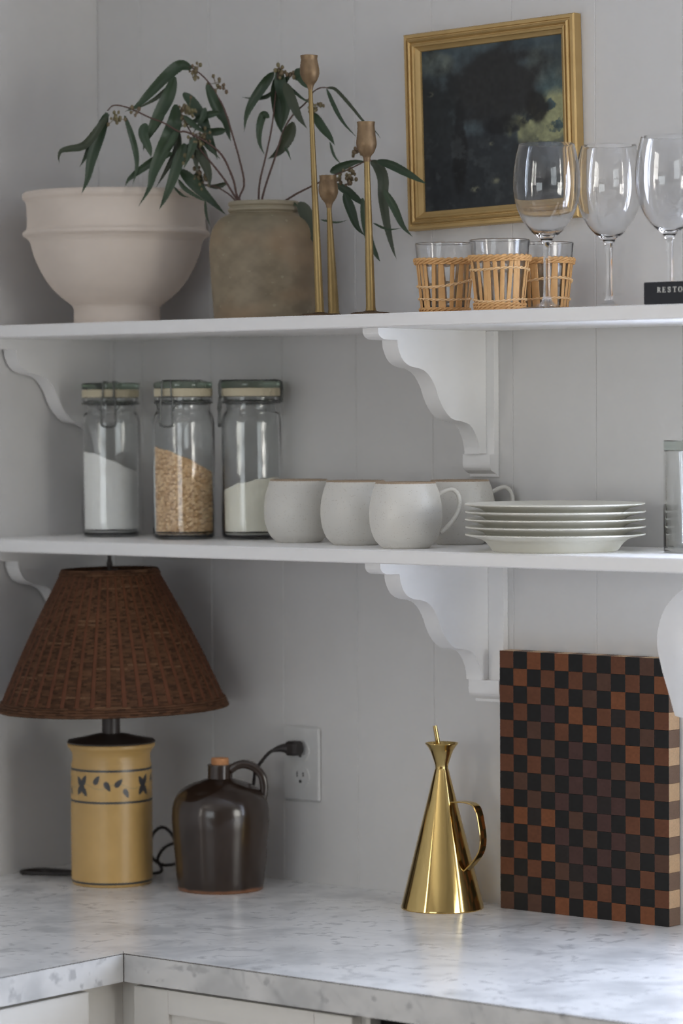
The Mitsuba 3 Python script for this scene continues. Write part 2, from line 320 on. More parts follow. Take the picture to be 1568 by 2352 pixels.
# ------------------------------------------------------------------ shelves and brackets
SD, ST, SX = .28, .0192, 1.33
s = thing('wall_shelf', 'upper white painted shelf with the bowl, crock and wine glasses on it', 'shelf'); add('board', bx(.0008, SX, -SD, -.0008, ZU - ST, ZU, .0016), 'mat_white_paint', s)
s = thing('wall_shelf', 'middle white painted shelf with the jars, mugs and plates on it', 'shelf'); add('board', bx(.0008, SX, -SD, -.0008, ZM - ST, ZM, .0016), 'mat_white_paint', s)
prof = [(.265, 0), (.265, .006)] + [tuple(q) for q in curve([(.2635, .009), (.2595, .0128), (.253, .0155)], 4)] + [(.2425, .0162)] + \
       [tuple(q) for q in curve([(.2215, .0165), (.2190, .029), (.2085, .0445), (.191, .0530), (.167, .0568), (.149, .0650), (.1345, .0810), (.1262, .097), (.1140, .1135), (.0940, .1278), (.0695, .1318), (.0500, .1380), (.0370, .1520), (.0302, .168), (.0290, .179)], 5)] + [(.0125, .179), (.0125, 0)]
plate = [(.0006, 0), (.0118, 0), (.0118, .1792), (.0230, .1792), (.0230, .1940)] + [tuple(q) for q in curve([(.0222, .1985), (.0185, .2030), (.0120, .2058), (.0060, .2080)], 4)] + [(.0060, .2120), (.0006, .2120)]
def bracket(x, ztop, label, xp0, xp1):
    b = thing('shelf_bracket', label, 'bracket', None)
    m = extrude(Polygon([(-t, -h) for t, h in prof]), .0275)                      # (y, z) outline, thickness along x
    v = m.vertices.copy(); m.vertices = np.c_[x + v[:, 2], v[:, 0], ztop + v[:, 1] - .0002]; m.fix_normals()
    add('scroll', m, 'mat_white_paint', b, smooth=28)
    m = extrude(Polygon([(-t, -h) for t, h in plate]), xp1 - xp0)
    v = m.vertices.copy(); m.vertices = np.c_[xp0 + v[:, 2], v[:, 0], ztop + v[:, 1] - .0004]; m.fix_normals()
    add('back_plate', m, 'mat_white_paint', b, smooth=28)
bracket(.7555, ZU - ST, 'scrolled white bracket above the mugs, under the upper shelf', .748, .797)
bracket(.7575, ZM - ST, 'scrolled white bracket above the brass cruet, under the middle shelf', .757, .812)
bracket(.0045, ZU - ST, 'scrolled white bracket against the left wall, beside the flour jar', .0045, .0325)
bracket(.0045, ZM - ST, 'scrolled white bracket against the left wall, behind the lamp shade', .0045, .0325)

# ------------------------------------------------------------------ upper shelf
b = thing('footed_bowl', 'large pinkish white stoneware bowl with a ridged collar on the upper shelf', 'bowl')
pf = [(0, .0), (.0640, 0), (.0665, .003)] + [tuple(q) for q in curve([(.0660, .022), (.0690, .030), (.0860, .0435), (.1020, .060), (.1165, .083), (.1265, .106), (.1325, .128)], 5)] + \
     [tuple(q) for q in curve([(.1375, .1335), (.1432, .1372), (.1432, .1418), (.1385, .1455), (.1370, .152), (.1372, .172), (.1388, .187), (.1428, .1925), (.1440, .1975), (.1418, .2020), (.1365, .2022), (.1325, .196), (.1290, .16), (.1180, .10), (.0800, .052), (.02, .042), (0, .0418)], 5)]
add('body', lathe(pf, 110), 'mat_bowl', b, smooth=40, at=(.1795, -.150, ZU))

b = thing('stoneware_crock', 'mottled olive brown stoneware crock holding the eucalyptus branches', 'crock')
pf = [(0, 0), (.0725, 0), (.0752, .004)] + [tuple(q) for q in curve([(.0765, .02), (.0790, .055), (.0812, .090), (.0816, .108), (.0798, .126), (.0745, .141), (.0655, .1515), (.0560, .1570), (.0515, .1590)], 6)] + \
     [tuple(q) for q in curve([(.0512, .1605), (.0535, .1628), (.0535, .1655), (.0510, .1678), (.0512, .1692), (.0532, .1712), (.0530, .1748), (.0508, .1768), (.0470, .1760), (.0450, .170), (.0460, .157), (.0650, .142), (.0740, .10), (.0690, .02), (.0, .012)], 5)]
add('body', lathe(pf, 96), 'mat_crock', b, smooth=40, at=(.4653, -.1350, ZU))

def candlestick(x, y, H, cup_h, r_low, r_top, cr, lean, base_r, label):
    c = thing('candlestick', label, 'candlestick', 'brass candlesticks in front of the crock')
    def sh(v):
        k = lean * (v[:, 2] / H); v = v.copy(); v[:, :2] += k[:, None] * RIGHT[None, :2]; return v
    hb = H - cup_h
    add('foot', lathe([(0, 0), (base_r - .001, 0), (base_r, .001), (base_r - .0004, .0028), (base_r - .004, .0038), (.012, .0048), (r_low + .0015, .0062), (0, .0062)], 48, disp=sh), 'mat_bronze', c, smooth=40, at=(x, y, ZU))
    add('stem', lathe([(0, .0062), (r_low + .001, .0063), (r_low, .011), (r_low * .98, .03)] + [(r_low + (r_top - r_low) * t ** .9, .03 + (hb - .03) * t) for t in (.2, .4, .6, .8, 1)] + [(0, hb)], 24, disp=sh), 'mat_aged_brass', c, smooth=40, at=(x, y, ZU))
    p = [(0, 0), (r_top * 1.1, 0)] + [tuple(q) for q in curve([(r_top * 1.2, .0015), (cr * .42, .0070), (cr * .78, .0135), (cr * 1.02, .0215), (cr * 1.05, .0280), (cr * .96, .0370), (cr * .88, cup_h - .006), (cr * .93, cup_h - .001), (cr * .92, cup_h)], 5)] + [(cr * .83, cup_h - .001), (cr * .80, cup_h * .6), (0, cup_h * .55)]
    add('cup', lathe([(r, z + hb) for r, z in p], 40, disp=sh), 'mat_aged_cup', c, smooth=40, at=(x, y, ZU))
candlestick(.6457, -.225, .3725, .0490, .0062, .0030, .0133, -.0137, .0280, 'tallest aged brass candlestick, beside the crock')
candlestick(.6226, -.165, .2060, .0470, .0078, .0034, .0135, -.0080, .0270, 'shortest aged brass candlestick, close behind the tallest one')
candlestick(.7388, -.225, .2720, .0560, .0067, .0040, .0137, -.0058, .0285, 'middle-height aged brass candlestick, nearest the picture frame')

# eucalyptus: seven cut branches, every leaf a part
BRANCHES = {
 'arch': dict(stem=[(.438,-.157,1.946),(.432,-.166,1.981),(.422,-.179,2.016),(.406,-.196,2.036),(.383,-.214,2.051),(.374,-.222,2.052),(.358,-.235,2.064),(.340,-.249,2.073),(.326,-.261,2.082),(.312,-.272,2.089),(.299,-.282,2.091),(.292,-.288,2.083)],
  leaves=[([(.293,-.286,2.078),(.291,-.304,2.057),(.277,-.313,2.036),(.264,-.316,2.029),(.251,-.329,2.026),(.244,-.337,2.023),(.243,-.341,2.014),(.237,-.334,2.005)], 0.0060),
   ([(.294,-.291,2.080),(.280,-.293,2.049),(.272,-.302,2.012),(.267,-.306,1.982),(.258,-.310,1.959)], 0.0083),
   ([(.278,-.287,2.059),(.270,-.299,2.035),(.262,-.304,2.015),(.256,-.311,2.000)], 0.0046),
   ([(.310,-.270,2.076),(.316,-.263,2.049),(.317,-.255,2.026),(.320,-.255,2.007),(.317,-.255,1.989),(.312,-.257,1.972)], 0.0044)],
  buds=[(.303,-.280,2.076),(.306,-.277,2.070),(.324,-.262,2.083),(.300,-.282,2.070)]),
 'tall': dict(stem=[(.438,-.157,1.946),(.440,-.151,1.982),(.419,-.164,2.074),(.406,-.170,2.105),(.393,-.180,2.130),(.379,-.192,2.146),(.373,-.197,2.149)],
  leaves=[([(.378,-.196,2.147),(.359,-.200,2.152),(.348,-.216,2.138),(.325,-.232,2.110),(.312,-.245,2.092),(.298,-.258,2.083)], 0.0083),
   ([(.364,-.218,2.134),(.351,-.219,2.105),(.342,-.231,2.077),(.331,-.240,2.049),(.322,-.243,2.025)], 0.0093),
   ([(.357,-.212,2.128),(.337,-.221,2.108),(.324,-.234,2.096),(.305,-.248,2.085)], 0.0032),
   ([(.395,-.182,2.123),(.401,-.175,2.100),(.405,-.166,2.082),(.413,-.161,2.068),(.415,-.157,2.050),(.417,-.153,2.038)], 0.0079)],
  buds=[(.379,-.192,2.142),(.383,-.189,2.148),(.377,-.193,2.133),(.403,-.172,2.125),(.406,-.170,2.117),(.412,-.165,2.124)]),
 'dense': dict(stem=[(.437,-.158,1.946),(.419,-.172,1.982),(.401,-.187,2.012),(.392,-.194,2.026),(.385,-.200,2.044),(.376,-.207,2.063),(.368,-.214,2.086)],
  leaves=[([(.364,-.200,2.111),(.376,-.193,2.096),(.388,-.185,2.072),(.396,-.181,2.049),(.402,-.174,2.026),(.405,-.170,2.010)], 0.0079),
   ([(.409,-.170,2.081),(.395,-.183,2.077),(.382,-.196,2.068),(.363,-.209,2.059)], 0.0051),
   ([(.417,-.164,2.055),(.397,-.178,2.053),(.379,-.193,2.059)], 0.0056),
   ([(.371,-.224,2.092),(.362,-.217,2.067),(.361,-.228,2.044),(.349,-.232,2.021),(.341,-.241,1.993),(.337,-.247,1.968),(.319,-.252,1.941)], 0.0111),
   ([(.361,-.207,2.054),(.360,-.210,2.026),(.350,-.220,1.999),(.337,-.233,1.969)], 0.0056),
   ([(.375,-.209,2.035),(.369,-.216,2.012),(.364,-.225,1.982),(.355,-.232,1.954),(.345,-.235,1.936)], 0.0079),
   ([(.350,-.226,2.081),(.336,-.230,2.063),(.326,-.241,2.040),(.321,-.242,2.024)], 0.0056),
   ([(.330,-.245,2.065),(.330,-.252,2.049),(.336,-.245,2.026),(.337,-.242,2.014)], 0.0070),
   ([(.361,-.221,2.021),(.342,-.235,2.012),(.320,-.248,1.996),(.307,-.258,1.983),(.301,-.261,1.972)], 0.0056),
   ([(.385,-.192,2.035),(.394,-.192,2.014),(.400,-.185,1.989),(.400,-.182,1.968)], 0.0079),
   ([(.391,-.206,2.043),(.389,-.211,2.025),(.379,-.218,1.995)], 0.0060),
   ([(.383,-.183,2.038),(.369,-.199,2.027),(.354,-.210,2.015)], 0.0065),
   ([(.392,-.193,2.049),(.402,-.187,2.030),(.417,-.177,2.011)], 0.0046),
   ([(.373,-.220,2.057),(.365,-.229,2.034),(.357,-.237,2.018)], 0.0051),
   ([(.392,-.190,2.035),(.387,-.198,2.014),(.389,-.196,1.991)], 0.0056),
   ([(.381,-.218,2.075),(.394,-.206,2.059),(.406,-.195,2.048)], 0.0042),
   ([(.397,-.188,2.088),(.395,-.193,2.071),(.383,-.201,2.049)], 0.0042)],
  buds=[(.373,-.210,2.086),(.378,-.205,2.081),(.375,-.208,2.074),(.382,-.202,2.079),(.389,-.197,2.042),(.394,-.192,2.037),(.385,-.200,2.037),(.391,-.195,2.032),(.376,-.207,2.014),(.373,-.210,2.067),(.382,-.203,2.058),(.396,-.191,2.049),(.387,-.198,2.049),(.369,-.213,2.081),(.380,-.204,2.088)]),
 'low': dict(stem=[(.440,-.155,1.942),(.431,-.154,1.945),(.417,-.156,1.959),(.397,-.165,1.972),(.384,-.175,1.974)],
  leaves=[([(.353,-.195,1.998),(.370,-.190,1.981),(.381,-.179,1.965),(.396,-.167,1.946),(.408,-.153,1.929)], 0.0083),
   ([(.406,-.150,1.978),(.389,-.159,1.973),(.376,-.172,1.977)], 0.0037),
   ([(.363,-.211,1.982),(.367,-.201,1.969),(.384,-.189,1.955),(.394,-.183,1.949)], 0.0032),
   ([(.351,-.208,1.972),(.358,-.198,1.960),(.367,-.190,1.956)], 0.0019),
   ([(.393,-.185,1.952),(.392,-.181,1.929),(.397,-.177,1.911)], 0.0021),
   ([(.366,-.172,1.996),(.372,-.172,1.977),(.380,-.163,1.963)], 0.0070)],
  buds=[(.379,-.179,1.988),(.382,-.176,1.979),(.377,-.181,1.993),(.386,-.173,1.983),(.373,-.184,1.983)]),
 'upright': dict(stem=[(.459,-.140,1.948),(.458,-.136,1.977),(.464,-.127,2.021),(.477,-.128,2.066),(.485,-.127,2.126),(.490,-.127,2.145)],
  leaves=[([(.482,-.130,2.139),(.465,-.131,2.124),(.453,-.146,2.096),(.444,-.150,2.074),(.441,-.151,2.051)], 0.0070),
   ([(.487,-.125,2.144),(.490,-.124,2.119),(.497,-.121,2.095),(.494,-.121,2.070),(.486,-.121,2.048)], 0.0088),
   ([(.482,-.123,2.135),(.477,-.121,2.104),(.483,-.121,2.066),(.492,-.121,2.045)], 0.0079),
   ([(.503,-.130,2.122),(.516,-.132,2.098),(.529,-.129,2.070),(.545,-.129,2.051)], 0.0074),
   ([(.504,-.124,2.118),(.525,-.121,2.100),(.546,-.118,2.088)], 0.0023),
   ([(.473,-.120,2.113),(.454,-.115,2.106),(.441,-.128,2.103),(.428,-.142,2.105)], 0.0032),
   ([(.476,-.134,2.072),(.464,-.134,2.077),(.462,-.141,2.057),(.461,-.139,2.034),(.470,-.137,2.015)], 0.0056)],
  buds=[(.488,-.127,2.145),(.483,-.127,2.138),(.497,-.126,2.139)]),
 'trailing': dict(stem=[(.462,-.137,1.947),(.465,-.126,1.982),(.480,-.125,2.016),(.491,-.120,2.052),(.508,-.119,2.074),(.533,-.116,2.093),(.544,-.115,2.106),(.558,-.114,2.112),(.571,-.112,2.111)],
  leaves=[([(.565,-.108,2.112),(.580,-.108,2.109),(.599,-.110,2.094),(.617,-.108,2.075),(.632,-.105,2.058),(.655,-.105,2.041),(.664,-.105,2.030)], 0.0026),
   ([(.572,-.117,2.109),(.588,-.118,2.080),(.603,-.116,2.057),(.628,-.114,2.033)], 0.0032),
   ([(.515,-.122,2.133),(.527,-.122,2.132),(.538,-.122,2.118),(.546,-.120,2.110)], 0.0093),
   ([(.539,-.109,2.077),(.555,-.110,2.056),(.570,-.108,2.039),(.580,-.108,2.026)], 0.0065),
   ([(.508,-.117,2.138),(.498,-.117,2.132),(.491,-.116,2.119),(.496,-.115,2.103)], 0.0032),
   ([(.507,-.116,2.065),(.495,-.114,2.043),(.479,-.116,2.023),(.452,-.111,2.013)], 0.0088),
   ([(.490,-.116,2.029),(.495,-.114,2.020),(.500,-.113,2.008)], 0.0019),
   ([(.571,-.109,2.032),(.577,-.106,2.011),(.592,-.106,1.997)], 0.0019)],
  buds=[(.507,-.119,2.133),(.547,-.115,2.088),(.541,-.115,2.086),(.549,-.114,2.084),(.545,-.115,2.082)]),
 'side': dict(stem=[(.463,-.136,1.944),(.491,-.132,1.944),(.525,-.129,1.958),(.552,-.126,1.968),(.585,-.123,1.980),(.612,-.120,1.988),(.647,-.117,2.000),(.655,-.116,1.999)],
  leaves=[([(.583,-.123,1.986),(.601,-.121,1.993),(.624,-.117,1.999),(.647,-.116,1.999)], 0.0060),
   ([(.664,-.114,1.999),(.690,-.113,1.991),(.715,-.111,1.979),(.736,-.109,1.968),(.750,-.107,1.961)], 0.0060),
   ([(.652,-.115,1.999),(.660,-.108,1.991),(.669,-.108,1.972),(.670,-.109,1.943),(.677,-.108,1.902),(.687,-.109,1.872),(.695,-.109,1.854)], 0.0079),
   ([(.678,-.116,1.956),(.692,-.111,1.931),(.708,-.111,1.903),(.724,-.108,1.886)], 0.0056),
   ([(.591,-.120,1.969),(.610,-.114,1.957),(.630,-.113,1.942),(.641,-.113,1.935)], 0.0060),
   ([(.606,-.120,1.954),(.616,-.118,1.931),(.626,-.116,1.906),(.641,-.114,1.890)], 0.0070),
   ([(.640,-.119,1.946),(.644,-.117,1.912),(.650,-.114,1.883),(.661,-.113,1.862),(.667,-.112,1.852)], 0.0060),
   ([(.524,-.124,1.945),(.535,-.120,1.926),(.544,-.120,1.900),(.553,-.120,1.877)], 0.0093),
   ([(.503,-.128,1.945),(.518,-.129,1.943),(.526,-.127,1.937)], 0.0028),
   ([(.570,-.130,1.917),(.596,-.126,1.912),(.618,-.125,1.915)], 0.0016),
   ([(.657,-.116,1.909),(.683,-.115,1.899),(.709,-.112,1.900)], 0.0016)],
  buds=[(.601,-.121,1.975),(.615,-.120,1.974),(.618,-.120,1.986),(.622,-.119,1.981),(.614,-.120,1.970),(.623,-.119,2.010),(.633,-.118,2.013)]),
}

BRANCH_LABEL = {'arch': 'eucalyptus branch arching farthest left over the bowl', 'tall': 'tall eucalyptus branch bending over with buds at its top, left of the crock', 'dense': 'dense leafy eucalyptus branch with drooping leaves between bowl and crock',
                'low': 'low dark eucalyptus branch drooping between the bowl rim and the crock', 'upright': 'upright eucalyptus branch over the crock, left of the tallest candlestick', 'trailing': 'eucalyptus branch passing behind the cup of the tallest candlestick',
                'side': 'eucalyptus branch reaching right past the candlesticks to the picture frame'}
def leaf(pts, w, seed):
    r = random.Random(seed); p = curve(pts, 5); n = len(p); t = np.gradient(p, axis=0); t /= np.linalg.norm(t, axis=1, keepdims=True)
    tw = r.uniform(-.3, .3); w *= 1.10; v, f = [], []
    for i in range(n):
        s = i / (n - 1)
        half = w * (2.95 * (s + .008) ** .58 * (1 - s) ** 1.28 + .03 * (1 - s))
        side = np.cross(t[i], -VIEW); side /= np.linalg.norm(side) + 1e-9
        side = side * math.cos(tw) + VIEW * math.sin(tw)
        nrm = np.cross(side, t[i]); nrm /= np.linalg.norm(nrm) + 1e-9
        for k, e in enumerate((-1, -.5, 0, .5, 1)): v.append(p[i] + side * half * e + nrm * half * .35 * abs(e) ** 1.5)
    for i in range(n - 1):
        for k in range(4):
            a = i * 5 + k; f += [(a, a + 1, a + 6), (a, a + 6, a + 5)]
    return trimesh.Trimesh(np.array(v), np.array(f), process=False)
for bi, (kind, q) in enumerate(BRANCHES.items()):
    g = thing('eucalyptus_branch', BRANCH_LABEL[kind], 'branch')
    ang = bi * 2 * math.pi / 7
    foot = [(.4653 + .030 * math.cos(ang), -.135 + .030 * math.sin(ang), ZU + .03), (.4653 + .012 * math.cos(ang), -.135 + .012 * math.sin(ang), ZU + .12)]
    st = curve(foot + [tuple(a) for a in q['stem']], 5)
    add('stem', tube(st, np.linspace(.0019, .0009, len(st)), 7), 'mat_stem', g, smooth=True)
    for li, (pts, w_) in enumerate(q['leaves']):
        add('leaf', leaf(pts, w_, bi * 40 + li), 'mat_leaf' if (li * 7 + bi) % 5 else 'mat_leaf_olive', g, smooth=True)
    for k, bp in enumerate(q['buds']):
        r = random.Random(bi * 77 + k); ms = []
        for _ in range(5):
            e = np.array([r.gauss(0, .0045) for _ in range(3)]); s_ = trimesh.creation.icosphere(1, r.uniform(.0018, .0030)); s_.vertices *= [1, 1, 1.3]; s_.apply_translation(np.array(bp) + e)
            ms += [s_, tube([np.array(bp), np.array(bp) + e * .5, np.array(bp) + e], .0005, 4)]
        add('bud_cluster', cat(ms), 'mat_bud', g, smooth=True)

# picture
pc = thing('framed_picture', 'small dark landscape painting in a ridged gold frame on the wall', 'picture')
FW, FH, roll, fc = .3065, .2895, math.radians(1.45), P3(.7945, -.001, 2.0505)
mould = [(0, 0), (0, .016), (.002, .0185), (.006, .0185), (.0068, .0165), (.0085, .0165), (.0095, .020), (.0115, .0218), (.0135, .020), (.0142, .0172), (.0155, .0172), (.0163, .0190), (.0180, .0198), (.0197, .0190), (.0205, .0160), (.0235, .0135), (.0262, .0120), (.0270, .0095), (.0270, .004), (.0270, 0)]
R2 = np.array([[math.cos(roll), -math.sin(roll)], [math.sin(roll), math.cos(roll)]])
cor = np.array([(-FW / 2, -FH / 2), (FW / 2, -FH / 2), (FW / 2, FH / 2), (-FW / 2, FH / 2)])
def fpt(c, inset, dep): xz = R2 @ (c - np.sign(c) * inset); return (fc[0] + xz[0], fc[1] - dep, fc[2] + xz[1])
for a, b_ in ((0, 1), (1, 2), (2, 3), (3, 0)):
    v = [fpt(cor[a], i, dp) for i, dp in mould] + [fpt(cor[b_], i, dp) for i, dp in mould]; n = len(mould)
    f = [(i, i + n, i + 1 + n, i + 1) for i in range(n - 1)] + [(n - 1, 2 * n - 1, n, 0)]
    m = trimesh.Trimesh(np.array(v), np.array([t for q in f for t in ((q[0], q[1], q[2]), (q[0], q[2], q[3]))]), process=False)
    add('frame_side', m, 'mat_gold', pc, smooth=35)
v = [fpt(c, .0255, .0085) for c in cor] + [fpt(c, .0255, .002) for c in cor]
add('canvas', trimesh.convex.convex_hull(np.array(v)), 'mat_painting', pc, label='dark painted landscape with trees')

# tumblers in rattan sleeves
def tumbler(x, y, turn, tilt, label):
    t = thing('rattan_tumbler', label, 'glass', 'rattan-sleeved tumblers on the upper shelf')
    r0, r1, H = .0315, .0418, .0990
    R_ = lambda z: r0 + (r1 - r0) * z / H
    add('glass', lathe([(0, .0022), (r0 - .002, .0022), (r0, .0045), (r1, H - .001), (r1 - .0007, H), (r1 - .0015, H - .001), (r0 - .0012, .012), (r0 - .005, .0095), (0, .0095)], 64), 'mat_glass', t, smooth=40, at=(x, y, ZU))
    n = 26; ms = []
    for k in range(n):
        a = turn + k * 2 * math.pi / n + .05 * math.sin(k * 2.3); sk = .10 * math.sin(k * 1.7 + turn)
        pts = [((R_(z) + .0012) * math.cos(a + sk * z / .075), (R_(z) + .0012) * math.sin(a + sk * z / .075), z) for z in np.linspace(.004, .0755, 6)]
        ax = (-math.sin(a), math.cos(a), 0)
        add('stake', tube(pts, 1, 6, flat=(.0062, .0013, ax)), 'mat_rattan', t, smooth=True, at=(x, y, ZU))
    def braid(z0, rr, wob=0.0, amp=.0012, ph0=0.0, mat='mat_rattan', nm='braid', tl=0.0):
        ms = []
        for ph in (0, math.pi):
            p = []
            for q in np.linspace(0, 2 * math.pi, 140, endpoint=False):
                zz = z0 + amp * math.sin(14 * q + ph) + wob * math.sin(q * 2 + ph0) + tl * math.sin(q + ph0)
                ro = R_(zz) + .0024 + .0010 * math.cos(14 * q + ph)
                p.append((ro * math.cos(q), ro * math.sin(q), zz))
            ms.append(loop_tube(p, rr, 6))
        add(nm, cat(ms), mat, t, smooth=True, at=(x, y, ZU))
    braid(.0745, .0021, .0006, .0015, turn); braid(.0708, .0017, .0006, .0013, turn)
    braid(.0022, .0015); braid(.0062, .0015)
    if tilt < .5: braid(.0102, .0015); braid(.0580, .0012, .0016, .0011, turn + 1, 'mat_rattan_pale', 'wrap_strand'); braid(.0150, .0010, .0022, .001, turn, 'mat_rattan_pale', 'wrap_strand')
    else: braid(.0430, .0012, .001, .0011, turn, 'mat_rattan_pale', 'wrap_strand', .0065 * tilt); braid(.0200, .0010, .0012, .001, turn, 'mat_rattan_pale', 'wrap_strand')
tumbler(.8357, -.180, .3, 1.0, 'leftmost tumbler in a rattan sleeve, below the picture')
tumbler(.9456, -.200, 1.1, 0.0, 'front tumbler in a rattan sleeve, between the other two')
tumbler(.9450, -.094, 2.0, .8, 'tumbler in a rattan sleeve standing behind the first wine glass')

def wine_glass(x, y, label):
    g = thing('wine_glass', label, 'wine glass', 'wine glasses on the upper shelf')
    o = [(0, .0004), (.0360, .0004), (.0372, .0012)] + [tuple(q) for q in curve([(.0345, .0024), (.0200, .0046), (.0095, .0085), (.0058, .0160), (.0046, .030), (.0045, .055), (.0048, .076), (.0058, .088), (.0098, .0960), (.0205, .1045), (.0320, .1185), (.0405, .1370), (.0446, .1560), (.0455, .1710), (.0443, .1890), (.0413, .2080), (.0376, .2226)], 5)]
    i = [(.0371, .2231)] + [tuple(q) for q in curve([(.0366, .2226), (.0403, .2080), (.0433, .1890), (.0445, .1710), (.0436, .1562), (.0394, .1375), (.0310, .1196), (.0195, .1062), (.0085, .1002), (0, .0990)], 5)]
    add('body', lathe(o + i, 72), 'mat_glass', g, smooth=50, at=(x, y, ZU))
wine_glass(1.0448, -.228, 'wine glass in front of the picture frame')
wine_glass(1.0917, -.148, 'second wine glass from the picture frame')
wine_glass(1.2300, -.210, 'wine glass behind the black card box')

cb = thing('card_box', 'small black box lettered RESTO at the right end of the upper shelf', 'box')
CX = 1.2297
add('box', bx(CX, CX + .12, -.272, -.250, ZU + .0002, ZU + .0294, .0012), 'mat_card', cb)
def ser(x0, x1, y0, y1): return sbox(x0, y0, x1, y1)
def ell(cx, cy, rx, ry): return affinity.scale(Point(cx, cy).buffer(1, 24), rx, ry)
R_l = unary_union([ser(.10, .26, 0, 1), ser(0, .36, 0, .06), ser(0, .34, .94, 1), ell(.30, .73, .36, .27).difference(ell(.28, .73, .20, .205)).intersection(sbox(.2, 0, 1, 1)), Polygon([(.30, .49), (.46, .52), (.86, .05), (.95, 0), (.70, 0)])])
E_l = unary_union([ser(.10, .26, 0, 1), ser(0, .70, 0, .065), ser(0, .66, .935, 1), ser(.2, .52, .47, .535), ser(.64, .70, 0, .24), ser(.60, .66, .78, 1), ser(.47, .52, .38, .63)])
S_l = unary_union([LineString(curve([(.62, .80), (.46, .95), (.24, .93), (.12, .76), (.24, .60), (.48, .46), (.63, .28), (.52, .08), (.28, .05), (.10, .22)], 8)).buffer(.062), ser(.58, .64, .70, .97), ser(.08, .14, .04, .32)])
T_l = unary_union([ser(.32, .48, 0, 1), ser(.20, .60, 0, .06), ser(0, .80, .93, 1), ser(0, .06, .74, 1), ser(.74, .80, .74, 1)])
O_l = ell(.46, .5, .46, .51).difference(ell(.46, .5, .29, .445))
lh = .0068
for k, g in enumerate((R_l, E_l, S_l, T_l, O_l)):
    m = extrude(affinity.scale(g, lh, lh, origin=(0, 0)), .0004); v = m.vertices.copy()
    m.vertices = np.c_[1.2512 + .0081 * k + v[:, 0], -.2720 - v[:, 2], 1.7868 + v[:, 1]]; m.fix_normals()
    add('letter', m, 'mat_print', cb, label='printed letter ' + 'RESTO'[k])

